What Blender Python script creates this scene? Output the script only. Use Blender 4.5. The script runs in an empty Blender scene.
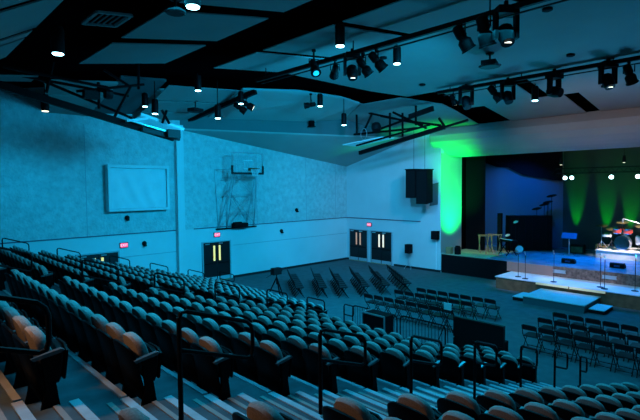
import bpy, bmesh, math, random
from mathutils import Vector, Matrix
random.seed(4)
SC = bpy.context.scene
COL = SC.collection
# ------------------------------------------------------------------ camera, world, light, exposure
H = 5.1
cam_d = bpy.data.cameras.new('camera'); cam = bpy.data.objects.new('camera', cam_d); COL.objects.link(cam)
cam_d.sensor_fit = 'HORIZONTAL'; cam_d.sensor_width = 36.0; cam_d.lens = 36.0*470/640
cam_d.clip_end = 200; cam_d.clip_start = 0.05
_R = Matrix(((0.7224987, 0.04038357, -0.69019185), (-0.69131354, 0.0291852, -0.72196525), (-0.00901215, 0.99875792, 0.04900397)))
cam.matrix_world = Matrix.Translation((0, 0, H)) @ _R.to_4x4()
SC.camera = cam
SC.view_settings.view_transform = 'Standard'; SC.view_settings.look = 'None'
SC.view_settings.gamma = 1.0; SC.view_settings.exposure = 0.0; SC.view_settings.use_curve_mapping = False
W = bpy.data.worlds.new('world'); SC.world = W; W.use_nodes = True
W.node_tree.nodes['Background'].inputs[0].default_value = (0.012, 0.33, 0.62, 1)
W.node_tree.nodes['Background'].inputs[1].default_value = 0.05

def spot(name, loc, target, power, color, angle=60, blend=.6, radius=.15, parent=None):
    d = bpy.data.lights.new(name, 'SPOT'); o = bpy.data.objects.new(name, d); COL.objects.link(o)
    d.energy = power; d.color = color; d.spot_size = math.radians(angle); d.spot_blend = blend; d.shadow_soft_size = radius
    o.location = loc
    o.rotation_euler = (Vector(target)-Vector(loc)).to_track_quat('-Z', 'Y').to_euler()
    if parent:
        o.parent = parent; o.matrix_parent_inverse = Matrix.Translation(-Vector(parent.location))
    return o
def area(name, loc, target, power, color, sx, sy):
    d = bpy.data.lights.new(name, 'AREA'); o = bpy.data.objects.new(name, d); COL.objects.link(o)
    d.shape = 'RECTANGLE'; d.size = sx; d.size_y = sy; d.energy = power; d.color = color
    o.location = loc; o.rotation_euler = (Vector(target)-Vector(loc)).to_track_quat('-Z', 'Y').to_euler()
    return o
CY = (0.004, .52, 1.0); CY2 = (.012, .58, 1.0)
spot('wash_light', (11.6, 9.0, 8.2), (10.5, 22.5, 2.4), 4300, CY, 120, .9, 1.0)
spot('wash_light', (11.6, 5.6, 8.3), (19, 22.5, 2.6), 3500, CY, 95, .8, .25)
spot('wash_light', (12.0, 11.0, 8.2), (24, 19.5, 2.6), 2900, (.07, .50, 1), 70, .8, .2)
spot('wash_light', (17.2, 8.6, 8.3), (24.2, 16.5, 4.2), 1000, (.4, .6, 1), 60, .9, .2)
spot('wash_light', (4.2, 18.3, 7.0), (3.0, 22.5, 2.5), 260, CY, 130, .9, .3)  # added fill with no fixture, brightens the near end of the left wall
area('house_wash', (3.7, 7, 8.2), (5.5, 7.5, 2), 430, CY2, 2.4, 4)
spot('corner_fill', (14.5, 14.0, 1.0), (20.5, 20.5, 8), 900, (.02, .55, .9), 60, 1.0, 1.0)  # added floor-level spot that lifts the dark corner ceiling
area('house_wash', (9.5, 4, 8.6), (9.5, 5, 0), 350, CY2, 3, 4)
area('house_wash', (15.5, 9, 8.5), (16, 10, 0), 550, CY, 3, 3)
spot('ceiling_fill', (23.6, 12.6, 1.5), (11, 12, 9.5), 2100, CY2, 110, .9, 1.0)  # unseen spots added low by the stage to brighten the ceiling
spot('ceiling_fill', (23.6, 4.0, 1.5), (10, 5, 9.5), 2100, (.05, .5, 1), 110, .9, 1.0)
spot('bulkhead_wash', (13.0, 5.0, 4.6), (24, 7, 8.3), 850, (1, .68, .62), 42, .9, .6)
spot('warm_seat_light', (-.5, 5.6, 6.1), (1.4, 4.1, 3.7), 260, (1, .46, .18), 64, .9, .15)  # unseen warm source assumed at rear left, for the tan near chairs
for yy in (9.8, 7.4, 5.0):
    spot('stage_key', (17.9, yy-.4, 8.4), (23.5, yy, .6), 2300, (.62, .68, 1), 23, .7, .1)
for yy in (9.6, 7.5, 6.2):
    spot('stage_blue', (28.6, yy, 5.2), (26.3, yy, 1.1), 1300, (.0, .25, 1), 80, .7, .1)

# ------------------------------------------------------------------ materials
def mat(name, col, rough=.6, metal=0., spec=.4, noise=None, bump=None, emit=None, es=0., alpha=None, trans=0.):
    m = bpy.data.materials.new(name); m.use_nodes = True; nt = m.node_tree; b = nt.nodes['Principled BSDF']
    b.inputs['Base Color'].default_value = (*col, 1); b.inputs['Roughness'].default_value = rough
    b.inputs['Metallic'].default_value = metal; b.inputs['Specular IOR Level'].default_value = spec
    if trans: b.inputs['Transmission Weight'].default_value = trans
    if emit: b.inputs['Emission Color'].default_value = (*emit, 1); b.inputs['Emission Strength'].default_value = es
    if noise or bump:
        tc = nt.nodes.new('ShaderNodeTexCoord')
    if noise:
        sc, amt = noise
        n = nt.nodes.new('ShaderNodeTexNoise'); n.inputs['Scale'].default_value = sc; n.inputs['Detail'].default_value = 6
        r = nt.nodes.new('ShaderNodeValToRGB')
        r.color_ramp.elements[0].position = .3; r.color_ramp.elements[1].position = .7
        r.color_ramp.elements[0].color = (*[c*(1-amt) for c in col], 1); r.color_ramp.elements[1].color = (*[min(1, c*(1+amt)) for c in col], 1)
        nt.links.new(tc.outputs['Object'], n.inputs['Vector']); nt.links.new(n.outputs['Fac'], r.inputs['Fac']); nt.links.new(r.outputs['Color'], b.inputs['Base Color'])
    if bump:
        sc, st = bump
        n2 = nt.nodes.new('ShaderNodeTexNoise'); n2.inputs['Scale'].default_value = sc; n2.inputs['Detail'].default_value = 5
        bp = nt.nodes.new('ShaderNodeBump'); bp.inputs['Strength'].default_value = st; bp.inputs['Distance'].default_value = .05
        nt.links.new(tc.outputs['Object'], n2.inputs['Vector']); nt.links.new(n2.outputs['Fac'], bp.inputs['Height']); nt.links.new(bp.outputs['Normal'], b.inputs['Normal'])
    return m
M = dict(
 wall_rough=mat('textured_wall', (.50, .52, .53), .9, noise=(4.5, .15), bump=(11, .9)),
 wall_smooth=mat('smooth_wall', (.62, .64, .66), .85, noise=(.6, .05), bump=(3, .1)),
 trim=mat('dark_trim', (.20, .11, .15), .6),
 seam=mat('wall_seam', (.36, .37, .40), .8),
 base=mat('black_baseboard', (.015, .015, .018), .5),
 carpet=mat('gym_carpet', (.085, .10, .11), .95, noise=(3, .15)),
 tread=mat('terrace_carpet', (.05, .075, .09), .95, noise=(5, .25)),
 nosing=mat('step_nosing', (.30, .34, .38), .5, noise=(8, .1)),
 stripe=mat('grey_step_stripe', (.22, .19, .18), .7),
 black=mat('matte_black', (.005, .005, .006), .8, spec=.1),
 deck=mat('black_deck', (.0015, .0015, .002), 1, spec=0),
 ceil=mat('ceiling_panel', (.27, .23, .22), .9, noise=(.8, .05)),
 ceil2=mat('ceiling_soffit', (.36, .33, .32), .9, noise=(.8, .04)),
 pale=mat('proscenium_paint', (.42, .36, .34), .85, noise=(.7, .05)),
 platface=mat('platform_face', (.10, .10, .11), .7),
 recess=mat('shaded_recess_paint', (.06, .07, .075), .9),  # darkened so the recess's shade sits in its colour
 fascia=mat('fascia_paint', (.12, .135, .14), .9),
 metal=mat('black_metal', (.0015, .0015, .002), .6, metal=0, spec=.1),
 shell=mat('black_plastic_shell', (.002, .002, .0025), .45, spec=.06),
 fabric=mat('seat_fabric', (.27, .245, .235), .85, noise=(60, .22), spec=.25),
 arm=mat('armrest_plastic', (.07, .075, .08), .3, spec=.8),
 dark=mat('dark_painted_metal', (.006, .006, .007), .6, spec=.15),
 foldseat=mat('folding_chair_pad', (.010, .010, .012), .6, spec=.2),
 door=mat('black_door', (.008, .007, .008), .45),
 jambm=mat('door_frame', (.40, .42, .45), .6),
 silver=mat('aluminium', (.6, .62, .65), .3, metal=.8),
 glassy=mat('backboard_glass', (.55, .75, .8), .15, spec=.8),
 white=mat('white_plastic', (.75, .76, .78), .5),
 sheet=mat('white_sheet', (.62, .65, .68), .75, bump=(2.5, .5)),
 lens=mat('lit_lens', (1, 1, 1), .4, emit=(.35, .85, 1), es=14),
 lens2=mat('lit_warm_lens', (1, 1, 1), .4, emit=(1, .85, .6), es=2.5),
 lens3=mat('lit_stage_lens', (1, 1, 1), .4, emit=(.55, .9, 1), es=10),
 exitred=mat('exit_sign_face', (.9, .1, .2), .5, emit=(1, .06, .16), es=1.1),
 exitwhite=mat('exit_letters', (1, .8, .8), .5, emit=(1, .45, .5), es=1.4),
 yel=mat('lit_yellow_pane', (1, .8, .3), .5, emit=(.85, .62, .12), es=.9),
 ora=mat('lit_orange_pane', (1, .5, .3), .5, emit=(.65, .25, .10), es=.6),
 cre=mat('lit_cream_pane', (1, .9, .7), .5, emit=(1, .72, .42), es=1.0),
 stagetop=mat('stage_floor', (.12, .22, .34), .25, noise=(2, .2), spec=.6),  # grey floor with the blue stage light tinted into its colour
 stagetan=mat('tan_stage_floor', (.45, .36, .27), .5, noise=(3, .2)),  # plain tan tone with even noise
 plat=mat('platform_top', (.62, .60, .62), .55, noise=(2, .08)),
 brown=mat('brown_platform_face', (.16, .085, .045), .8, noise=(4, .3)),
 rock=mat('stage_front_mottled', (.20, .11, .09), .8, noise=(9, .6)),
 brick=mat('pink_stone', (.36, .2, .17), .8, noise=(5, .2)),
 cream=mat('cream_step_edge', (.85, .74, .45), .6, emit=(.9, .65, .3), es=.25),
 bluewall=mat('blue_lit_wall', (.14, .15, .18), .9),
 backwall=mat('stage_back_wall', (.05, .055, .055), .95, noise=(1, .1)),
 drum=mat('drum_shell_white', (.8, .8, .82), .3), drumred=mat('drum_red', (.6, .08, .06), .35), chrome=mat('chrome', (.8, .8, .82), .12, metal=1),
 cymbal=mat('bronze_cymbal', (.7, .52, .25), .25, metal=.9), bluebox=mat('blue_case', (.01, .07, .22), .5),
 orange=mat('orange_rim', (.35, .08, .03), .5), pad=mat('black_padding', (.01, .01, .012), .6), wood=mat('warm_wood', (.4, .22, .1), .6),
)
# brick-like blocks on the pink stone face
_m = M['brick']; _nt = _m.node_tree; _b = _nt.nodes['Principled BSDF']
_br = _nt.nodes.new('ShaderNodeTexBrick'); _br.inputs['Color1'].default_value = (.34, .19, .16, 1); _br.inputs['Color2'].default_value = (.42, .25, .21, 1)
_br.inputs['Mortar'].default_value = (.25, .15, .13, 1); _br.inputs['Scale'].default_value = 1.0
_br.inputs['Brick Width'].default_value = 2.5; _br.inputs['Row Height'].default_value = .17; _br.inputs['Mortar Size'].default_value = .012
_tc = _nt.nodes.new('ShaderNodeTexCoord'); _mp = _nt.nodes.new('ShaderNodeMapping'); _mp.inputs['Rotation'].default_value = (math.pi/2, 0, math.pi/2)
_nt.links.new(_tc.outputs['Object'], _mp.inputs['Vector']); _nt.links.new(_mp.outputs['Vector'], _br.inputs['Vector']); _nt.links.new(_br.outputs['Color'], _b.inputs['Base Color'])

# ------------------------------------------------------------------ mesh helpers
class MB:
    def __init__(s): s.v = []; s.f = []; s.m = []
    def add(s, vs, fs, mi=0):
        o = len(s.v); s.v += [tuple(v) for v in vs]; s.f += [tuple(i+o for i in f) for f in fs]; s.m += [mi]*len(fs); return s
    def box(s, a, b, mi=0, rot=0, piv=None):
        x0, y0, z0 = a; x1, y1, z1 = b
        vs = [(x0, y0, z0), (x1, y0, z0), (x1, y1, z0), (x0, y1, z0), (x0, y0, z1), (x1, y0, z1), (x1, y1, z1), (x0, y1, z1)]
        if rot:
            px, py = piv or ((x0+x1)/2, (y0+y1)/2); c, n = math.cos(rot), math.sin(rot)
            vs = [(px+(x-px)*c-(y-py)*n, py+(x-px)*n+(y-py)*c, z) for x, y, z in vs]
        return s.add(vs, [(0, 3, 2, 1), (4, 5, 6, 7), (0, 1, 5, 4), (1, 2, 6, 5), (2, 3, 7, 6), (3, 0, 4, 7)], mi)
    def bar(s, p, q, w, h=None, mi=0):
        p = Vector(p); q = Vector(q); h = h or w; d = (q-p).normalized()
        u = Vector((0, 0, 1)) if abs(d.z) < .95 else Vector((1, 0, 0))
        a = d.cross(u).normalized()*w/2; b = a.normalized().cross(d)*h/2
        vs = [p-a-b, p+a-b, p+a+b, p-a+b, q-a-b, q+a-b, q+a+b, q-a+b]
        return s.add(vs, [(0, 3, 2, 1), (4, 5, 6, 7), (0, 1, 5, 4), (1, 2, 6, 5), (2, 3, 7, 6), (3, 0, 4, 7)], mi)
    def tube(s, pts, r, n=8, mi=0, cap=True, radii=None):
        pts = [Vector(p) for p in pts]; N = len(pts); vs = []; prev = None
        for i, p in enumerate(pts):
            d = (pts[min(i+1, N-1)]-pts[max(i-1, 0)]).normalized()
            if prev is None:
                u = Vector((0, 0, 1)) if abs(d.z) < .9 else Vector((1, 0, 0)); a = d.cross(u).normalized()
            else: a = (prev-d*prev.dot(d)).normalized()
            prev = a; b = d.cross(a); rr = radii[i] if radii else r
            for k in range(n):
                t = 2*math.pi*k/n; vs.append(p+(a*math.cos(t)+b*math.sin(t))*rr)
        fs = [(i*n+k, i*n+(k+1) % n, (i+1)*n+(k+1) % n, (i+1)*n+k) for i in range(N-1) for k in range(n)]
        if cap: fs += [tuple(range(n))[::-1], tuple((N-1)*n+k for k in range(n))]
        return s.add(vs, fs, mi)
    def inflate(s, outline, rings, xf, mi=0):
        """outline: (y,z) points round; rings: (scale, x offset) from back centre to front centre; xf maps (x,y,z)"""
        cy = sum(p[0] for p in outline)/len(outline); cz = sum(p[1] for p in outline)/len(outline); n = len(outline); vs = []
        for sc, xo in rings:
            for y, z in outline: vs.append(xf(xo, cy+(y-cy)*sc, cz+(z-cz)*sc))
        fs = [(i*n+k, i*n+(k+1) % n, (i+1)*n+(k+1) % n, (i+1)*n+k) for i in range(len(rings)-1) for k in range(n)]
        fs += [tuple(range(n))[::-1], tuple((len(rings)-1)*n+k for k in range(n))]
        return s.add(vs, fs, mi)
    def lathe(s, prof, c, n=16, mi=0, axis=None):
        """prof: (r,h) along axis"""
        ax = (Vector(axis) if axis else Vector((0, 0, 1))).normalized(); u = Vector((1, 0, 0)) if abs(ax.x) < .9 else Vector((0, 1, 0))
        a = ax.cross(u).normalized(); b = ax.cross(a); c = Vector(c)
        vs = [c+ax*h+(a*math.cos(2*math.pi*k/n)+b*math.sin(2*math.pi*k/n))*max(r, 1e-4) for r, h in prof for k in range(n)]
        fs = [(i*n+k, i*n+(k+1) % n, (i+1)*n+(k+1) % n, (i+1)*n+k) for i in range(len(prof)-1) for k in range(n)]
        fs += [tuple(range(n))[::-1], tuple((len(prof)-1)*n+k for k in range(n))]
        return s.add(vs, fs, mi)
    def slab(s, pts, t=.12, mi=0, d=(0, 0, 1)):
        n = len(pts); d = Vector(d)*t; vs = [Vector(p) for p in pts]+[Vector(p)+d for p in pts]
        fs = [tuple(range(n))[::-1], tuple(range(n, 2*n))]+[(k, (k+1) % n, n+(k+1) % n, n+k) for k in range(n)]
        return s.add(vs, fs, mi)
    def mesh(s, name, mats, smooth=False):
        me = bpy.data.meshes.new(name); me.from_pydata(s.v, [], s.f)
        for m in (mats if isinstance(mats, (list, tuple)) else [mats]): me.materials.append(M[m] if isinstance(m, str) else m)
        for p, mi in zip(me.polygons, s.m): p.material_index = mi; p.use_smooth = smooth
        bm = bmesh.new(); bm.from_mesh(me); bmesh.ops.recalc_face_normals(bm, faces=bm.faces); bm.to_mesh(me); bm.free()
        if smooth:
            try: me.set_sharp_from_angle(angle=math.radians(42))
            except Exception: pass
        return me
    def obj(s, name, mats, parent=None, smooth=False, local=True):
        """geometry is given in the parent's local space"""
        o = bpy.data.objects.new(name, s.mesh(name, mats, smooth)); COL.objects.link(o)
        if parent: o.parent = parent
        return o
def tag(o, label, cat, group=None, kind=None):
    o['label'] = label; o['category'] = cat
    if group: o['group'] = group
    if kind: o['kind'] = kind
    return o
def struct(o, label=None, cat=None):
    o['kind'] = 'structure'
    if label: o['label'] = label
    if cat: o['category'] = cat
    return o
def thing(name, loc, label, cat, rz=0, group=None):
    o = bpy.data.objects.new(name, None); COL.objects.link(o); o.location = loc; o.rotation_euler = (0, 0, rz); o.empty_display_size = .1
    return tag(o, label, cat, group)
def copy_tree(o, loc, rz, label, group=None):
    r = o.copy(); COL.objects.link(r); r.location = loc; r.rotation_euler = (0, 0, rz); r['label'] = label
    if group: r['group'] = group
    for ch in o.children:
        c = ch.copy(); COL.objects.link(c); c.parent = r
        for g in ch.children:
            d = g.copy(); COL.objects.link(d); d.parent = c
    return r
ORD = ['zeroth', 'first', 'second', 'third', 'fourth', 'fifth', 'sixth', 'seventh', 'eighth', 'ninth', 'tenth', 'eleventh', 'twelfth', 'thirteenth', 'fourteenth', 'fifteenth', 'sixteenth', 'seventeenth']
def px(p):
    c = _R.transposed() @ (Vector(p)-Vector((0, 0, H)))
    if c.z > -.1: return (-999, -999, 0)
    return (320+470*c.x/-c.z, 210-470*c.y/-c.z, -c.z)

# ------------------------------------------------------------------ room shell
XS, YL = 24.15, 22.54
P, RISE, X0 = .893, 3.05/12, .85
def zt(n): return max(0., 3.05-RISE*n)
struct(MB().box((-6, -8, -.3), (33, 24, 0)).obj('floor', 'carpet'))
# stepped seating terrace
mb = MB()
for n in range(-6, 12):
    mb.box((X0+P*n, -8, 0 if n > -6 else 0), (X0+P*(n+1), 21.3, zt(n) if n >= 0 else 3.05-RISE*n))
struct(mb.obj('seating_terrace', 'tread'), 'stepped dark carpeted terrace that carries the theater chairs', 'terrace')
mb = MB()
for n in range(-3, 12):
    z = 3.05-RISE*n; xe = X0+P*(n+1)
    for a, b in ((-8, 3.05), (4.62, 21.3)): mb.box((xe-.05, a, z), (xe+.012, b, z+.012)); mb.box((xe, a, z-.05), (xe+.012, b, z))
struct(mb.obj('trim_1', 'nosing'), 'pale nosing along the edges of the terrace steps', 'step edge')
# aisle half steps with striped nosing
for nm, ya, yb in (('aisle_steps', 3.1, 4.58), ('aisle_steps', 10.75, 12.05), ('aisle_steps', 20.15, 21.28)):
    mb = MB()
    for n in range(-2, 13):
        x = X0+P*n; z = 3.05-RISE*n
        if z > -.01 or n == 12: mb.box((x, ya, max(z, 0)), (x+.44, yb, max(z, 0)+RISE/2), 0)
        for xe, zz in ((x+.44, z+RISE/2), (x+P, z)):
            if zz < .05: continue
            mb.box((xe-.07, ya, zz), (xe+.012, yb, zz+.012), 1); mb.box((xe, ya, zz-.06), (xe+.012, yb, zz), 1)
            mb.box((xe-.20, ya, zz), (xe-.15, yb, zz+.010), 2)
            pass
    struct(mb.obj(nm, ['tread', 'nosing', 'stripe']), 'carpeted aisle steps with pale stripes', 'steps')
# left wall
TR = 2.94
mb = MB(); mb.box((-6, YL, 0), (XS+.3, YL+.3, TR), 1); mb.box((-6, YL, TR), (XS+.3, YL+.3, 10.6), 0)
struct(mb.obj('wall_left', ['wall_rough', 'wall_smooth']))
mb = MB(); mb.box((11.28, YL-.3, 0), (11.66, YL-.001, 8.3))
struct(mb.obj('pilaster', 'wall_smooth'), 'shallow pilaster on the left wall', 'pilaster')
mb = MB(); mb.box((-6, YL-.03, TR-.025), (11.28, YL, TR+.025)); mb.box((12.3, YL-.03, TR-.025), (XS, YL, TR+.025)); struct(mb.obj('trim_2', 'trim'))
mb = MB(); mb.box((-6, YL-.012, 1.83), (11.28, YL, 1.86)); mb.box((14.7, YL-.012, 1.84), (XS, YL, 1.87))
for x in (2.0, 7.0, 16.4, 20.3, 23.0): mb.box((x, YL-.008, TR), (x+.03, YL, 8.0))
struct(mb.obj('trim_3', 'seam'))
mb = MB(); mb.box((-6, YL-.03, 0), (12.6, YL, .13)); mb.box((14.68, YL-.03, 0), (XS-.02, YL, .13)); struct(mb.obj('baseboard_left', 'base'))
# stage wall
mb = MB(); mb.box((XS, 15.0, 0), (XS+.3, YL, TR), 1); mb.box((XS, 15.0, TR), (XS+.3, YL, 9.2), 0)
struct(mb.obj('wall_stage', ['wall_smooth', 'wall_smooth']))
mb = MB(); mb.box((XS-.03, 16.4, TR-.03), (XS, YL-.03, TR+.03)); struct(mb.obj('trim_4', 'trim'))
mb = MB(); mb.box((XS-.03, 15.0, 0), (XS, 18.42, .13)); mb.box((XS-.03, 22.32, 0), (XS, YL-.03, .13)); struct(mb.obj('baseboard_stage', 'base'))
mb = MB(); mb.box((XS+.3, 15.0, 0), (26.5, 15.3, 7.6)); mb.box((XS-.005, 15.0, 1.15), (XS+.3, 14.995, 7.0)); struct(mb.obj('wall_proscenium', 'pale'))
# bulkhead over the stage, with a rounded lower front
prof = [(24.0, 8.44), (23.75, 8.0), (23.85, 7.65), (24.1, 7.36), (24.45, 7.12), (24.75, 6.98), (25.1, 6.9), (26.5, 6.86), (26.5, 8.42)]
mb = MB(); mb.slab([(x, 15.55, z) for x, z in prof], 17.5, 0, (0, -1, 0))
struct(mb.obj('bulkhead', 'pale'), 'pale rounded bulkhead over the stage opening', 'bulkhead')
mb = MB()
for a, b in (((24.02, 12.62, 7.4), (24.0, 11.72, 7.4)),):
    for e in ((12.6, 12.56), (11.7, 11.66)): mb.bar((23.80, (e[0]+e[1])/2, 8.15), (23.83, (e[0]+e[1])/2, 7.68), .04, .03)
    mb.bar((23.80, 12.6, 8.15), (23.80, 11.66, 8.15), .03); mb.bar((23.83, 12.6, 7.68), (23.83, 11.66, 7.68), .03)
tag(mb.obj('access_panel', 'seam'), 'outlined square access panel on the bulkhead above the stage', 'panel')

# ------------------------------------------------------------------ ceiling
PR = [(-4, 4.6), (2.7, 8.5), (4.54, 8.74), (7.2, 9.21), (9.1, 9.4), (12.2, 9.75), (18.2, 9.25), (24.15, 8.36)]
def zp(x):
    for (a, za), (b, zb) in zip(PR, PR[1:]):
        if x <= b: return za+(zb-za)*(x-a)/(b-a)
    return PR[-1][1]
def zn(x, y): return zp(x)-.28*max(0, y-18.9)
def panel(mb, x0, x1, y0, y1, f=lambda x, y: zp(x), mi=0, t=.03):
    mb.slab([(x0, y0, f(x0, y0)), (x1, y0, f(x1, y0)), (x1, y1, f(x1, y1)), (x0, y1, f(x0, y1))], t, mi)
mb = MB()
for (a, b) in ((-8, 2.0), (2.3, 5.2), (5.5, 8.5), (8.8, 11.2), (11.5, 12.0), (12.2, 14.2)): panel(mb, -3, 2.62, a, b)
for (a, b) in ((-8, 5.2), (5.55, 8.7), (9.3, 11.65), (12.25, 14.85)): panel(mb, 4.54, 7.2, a, b)
for (a, b) in ((-8, 5.0), (5.3, 8.6), (8.95, 12.05), (12.4, 15.0)): panel(mb, 9.1, 12.2, a, b)
mb.slab([(12.2, -8, zp(12.2)), (18.2, -8, zp(18.2)), (18.2, 13.1, zp(18.2)), (16.5, 13.9, zp(16.5)), (12.2, 15.0, zp(12.2))], .03)
# sloping bay towards the stage, with black slots
for x0, x1, y0, y1 in ((18.2, 24.15, -8, 6.62), (18.2, 20.95, 6.62, 7.75), (21, 24.15, 7.25, 10.75), (18.2, 21.0, 8.35, 11.4), (20.95, 21.0, 7.25, 8.35)):
    panel(mb, x0, x1, y0, y1)
mb.slab([(18.2, 13.5, zp(18.2)), (19.9, 12.3, zp(19.9)), (21.0, 12.3, zp(21)), (24.15, 12.55, zp(24.15)), (24.15, 15.1, zp(24.15)), (18.2, 16.0, zp(18.2))], .03)
panel(mb, 20.95, 24.15, 6.62, 6.66)
zA = 8.36
mb.slab([(18.2, 16.0, 9.25), (24.15, 15.1, 8.36), (24.15, 17.1, 7.98), (20.0, 18.8, 9.02)], .1)
# beyond the cross slot
def f0(x, y): return 8.9+(x-4.6)*.11-(y-18.9)*.19
mb.slab([(4.6, 18.9, 8.9), (7.2, 18.9, 9.2), (7.2, 20.2, 8.92), (4.95, 20.2, 8.72)], .1)
mb.slab([(5.0, 20.35, 8.7), (7.2, 20.35, 8.88), (7.2, 21.45, 8.62), (5.3, 21.45, 8.52)], .1)
mb.slab([(5.35, 21.6, 8.5), (7.2, 21.6, 8.58), (7.2, YL, 8.36), (5.6, YL, 8.36)], .1)
for (a, b) in ((18.9, 20.3), (20.42, 21.5), (21.62, YL)): panel(mb, 9.3, 12.9, a, b, zn)
panel(mb, 2.9, 4.0, 17.0, 18.0)
struct(mb.obj('ceiling', 'ceil'))
mb = MB()
mb.slab([(12.95, 18.75, 9.72), (15.27, 17.35, 9.72), (17.3, 16.5, 9.55), (18.2, 16.05, 9.3), (20.0, 18.8, 9.02), (18.4, 19.65, 8.8), (12.95, 22.1, 8.72)], .1)
struct(mb.obj('ceiling', 'ceil2'))
mb = MB()
mb.slab([(11.64, YL, 8.1), (XS, 17.1, 7.98), (XS, YL, 6.5)], .08)
struct(mb.obj('ceiling', 'ceil2'))
mb = MB()
pts_b = [(11.64, YL, 8.1), (18.4, 19.65, 8.05), (20.0, 18.9, 8.03), (XS, 17.1, 7.98)]; pts_t = [(11.64, YL, 8.85), (18.4, 19.65, 8.82), (20.0, 18.9, 9.08), (XS, 17.1, 8.02)]
mb.slab(pts_b+pts_t[::-1], .06, 0, (.42, .9, 0)); struct(mb.obj('trim_5', 'fascia'), 'painted fascia between the ceiling planes', 'fascia')
mb = MB(); mb.slab([(7.3, 18.9, 9.45), (9.2, 18.9, 9.6), (9.2, YL, 8.65), (7.3, YL, 8.5)], .1)
struct(mb.obj('ceiling_recess', 'recess'), 'recessed strip between ceiling panels, shade painted into its colour', 'ceiling strip')
mb = MB()
for (a, za), (b, zb) in zip(PR, PR[1:]):
    y1 = 19.2 if a < 9 else 19.0
    mb.slab([(a, -8, za+.5), (b, -8, zb+.5), (b, YL, zb+.5), (a, YL, za+.5)], .1)
struct(mb.obj('roof_deck', 'deck'), 'black roof deck seen through the slots between ceiling panels', 'roof')
MB_ = MB(); MB_.box((24.2, -8, 8.86), (27.0, 15.6, 8.95)); struct(MB_.obj('roof_deck', 'deck'))
mb = MB(); mb.bar((13.35, 18.3, 9.62), (12.1, 22.45, 8.62), .2)
tag(mb.obj('lighting_pipe', 'metal'), 'black lighting pipe slanting under the ceiling near the left wall', 'pipe')

# small ceiling items
mb = MB(); zc = zp(15)
def ceil_disc(x, y, r, name, label, ob=True):
    b = MB(); z = zp(x); b.lathe([(r, .03), (r, -.03), (r*.6, -.05)], (x, y, z-.02), 14); o = b.obj(name, 'black'); tag(o, label, 'speaker'); return o
for (x, y, l) in ((12.95, 4.9, 'black round ceiling speaker right of the front moving light'), (13.3, 10.6, 'black round ceiling speaker beside the pendant spotlight'), (16.8, 5.6, 'black round ceiling speaker above the right end of the stage lighting pipe'), (16.9, 11.4, 'black round ceiling speaker above the left end of the stage lighting pipe'), (14.6, 16.9, 'black round ceiling speaker left over the lowered soffit')):
    if y > 15: z = 9.7
    ceil_disc(x, y, .13, 'ceiling_speaker', l) if y < 15 else None
# vent grille
t = thing('ceiling_vent', (3.75, 10.5, 8.66), 'pale louvred vent in the black ceiling strip', 'vent')
mb = MB()
for a, b in (((-.3, -.45, 0), (.4, -.45, .1)), ((.4, -.45, .1), (.4, .45, .1)), ((.4, .45, .1), (-.3, .45, 0)), ((-.3, .45, 0), (-.3, -.45, 0))): mb.bar(a, b, .06, .05)
mb.obj('frame', 'ceil', t)
mb = MB()
for k in range(6): mb.bar((-.26+.12*k, -.42, .02+.015*k), (-.26+.12*k, .42, .02+.015*k), .03, .02)
mb.obj('louvre', 'fascia', t)

# ------------------------------------------------------------------ doors and exit signs
def door(n, x, y, rz, w, panes, label):
    """double door: local x along the wall, local -y into the room"""
    r = bpy.data.objects.new('door_%d' % n, None); COL.objects.link(r); r.location = (x, y, 0); r.rotation_euler = (0, 0, rz); struct(r, label, 'door')
    h = 2.13
    mb = MB(); mb.box((-.07, -.06, 0), (0, .06, h+.06)); mb.box((w, -.06, 0), (w+.07, .06, h+.06)); mb.box((0, -.06, h), (w, .06, h+.06)); mb.obj('door_frame', 'jambm', r)
    for k in (0, 1):
        x0 = k*w/2+.01; x1 = (k+1)*w/2-.01
        lf = MB().box((x0, -.04, .03), (x1, .02, h)).obj('door_leaf', 'door', r)
        xc = w/2-.17 if k == 0 else w/2+.17
        if n == 1 or n == 2 or True:
            MB().box((xc-.055, -.05, 1.12), (xc+.055, -.041, 1.95)).obj('window_pane', panes[k], lf)
        MB().box((x0+.02, -.046, .04), (x1-.02, -.041, .24)).obj('kick_plate', 'jambm', lf)
        pb = MB(); pb.bar((x0+.08, -.1, 1.0), (x1-.08, -.1, 1.0), .05, .06); pb.box((x0+.08, -.1, .97), (x0+.14, -.04, 1.03)); pb.box((x1-.14, -.1, .97), (x1-.08, -.04, 1.03)); pb.obj('push_bar', 'dark', lf)
        MB().box((x0+.1, -.08, 2.03), (x0+.35, -.04, 2.08)).obj('door_closer', 'silver', lf)
    MB().box((0, -.12, 0), (w, -.045, .035)).obj('threshold', 'wood', r)
    return r
door(1, 12.8, YL-.03, 0, 1.66, ('yel', 'yel'), 'black double exit doors with yellow lit window slots')
door(2, 6.55, YL-.03, 0, 1.76, ('yel', 'yel'), 'black double exit doors half hidden behind the seating')
door(3, XS-.03, 22.2, -math.pi/2, 1.58, ('ora', 'ora'), 'black double exit doors with orange lit slots nearest the corner')
door(4, XS-.03, 20.25, -math.pi/2, 1.68, ('cre', 'cre'), 'black double exit doors with cream lit slots right of the corner doors')
fc = bpy.data.curves.new('exit_text', 'FONT'); fc.body = 'EXIT'; fc.size = .17; fc.extrude = .004; fc.align_x = 'CENTER'; fc.align_y = 'CENTER'
_to = bpy.data.objects.new('exit_text', fc); COL.objects.link(_to); bpy.context.view_layer.update()
_tm = bpy.data.meshes.new_from_object(_to.evaluated_get(bpy.context.evaluated_depsgraph_get())); bpy.data.objects.remove(_to)
_tm.materials.clear(); _tm.materials.append(M['exitwhite'])
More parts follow.
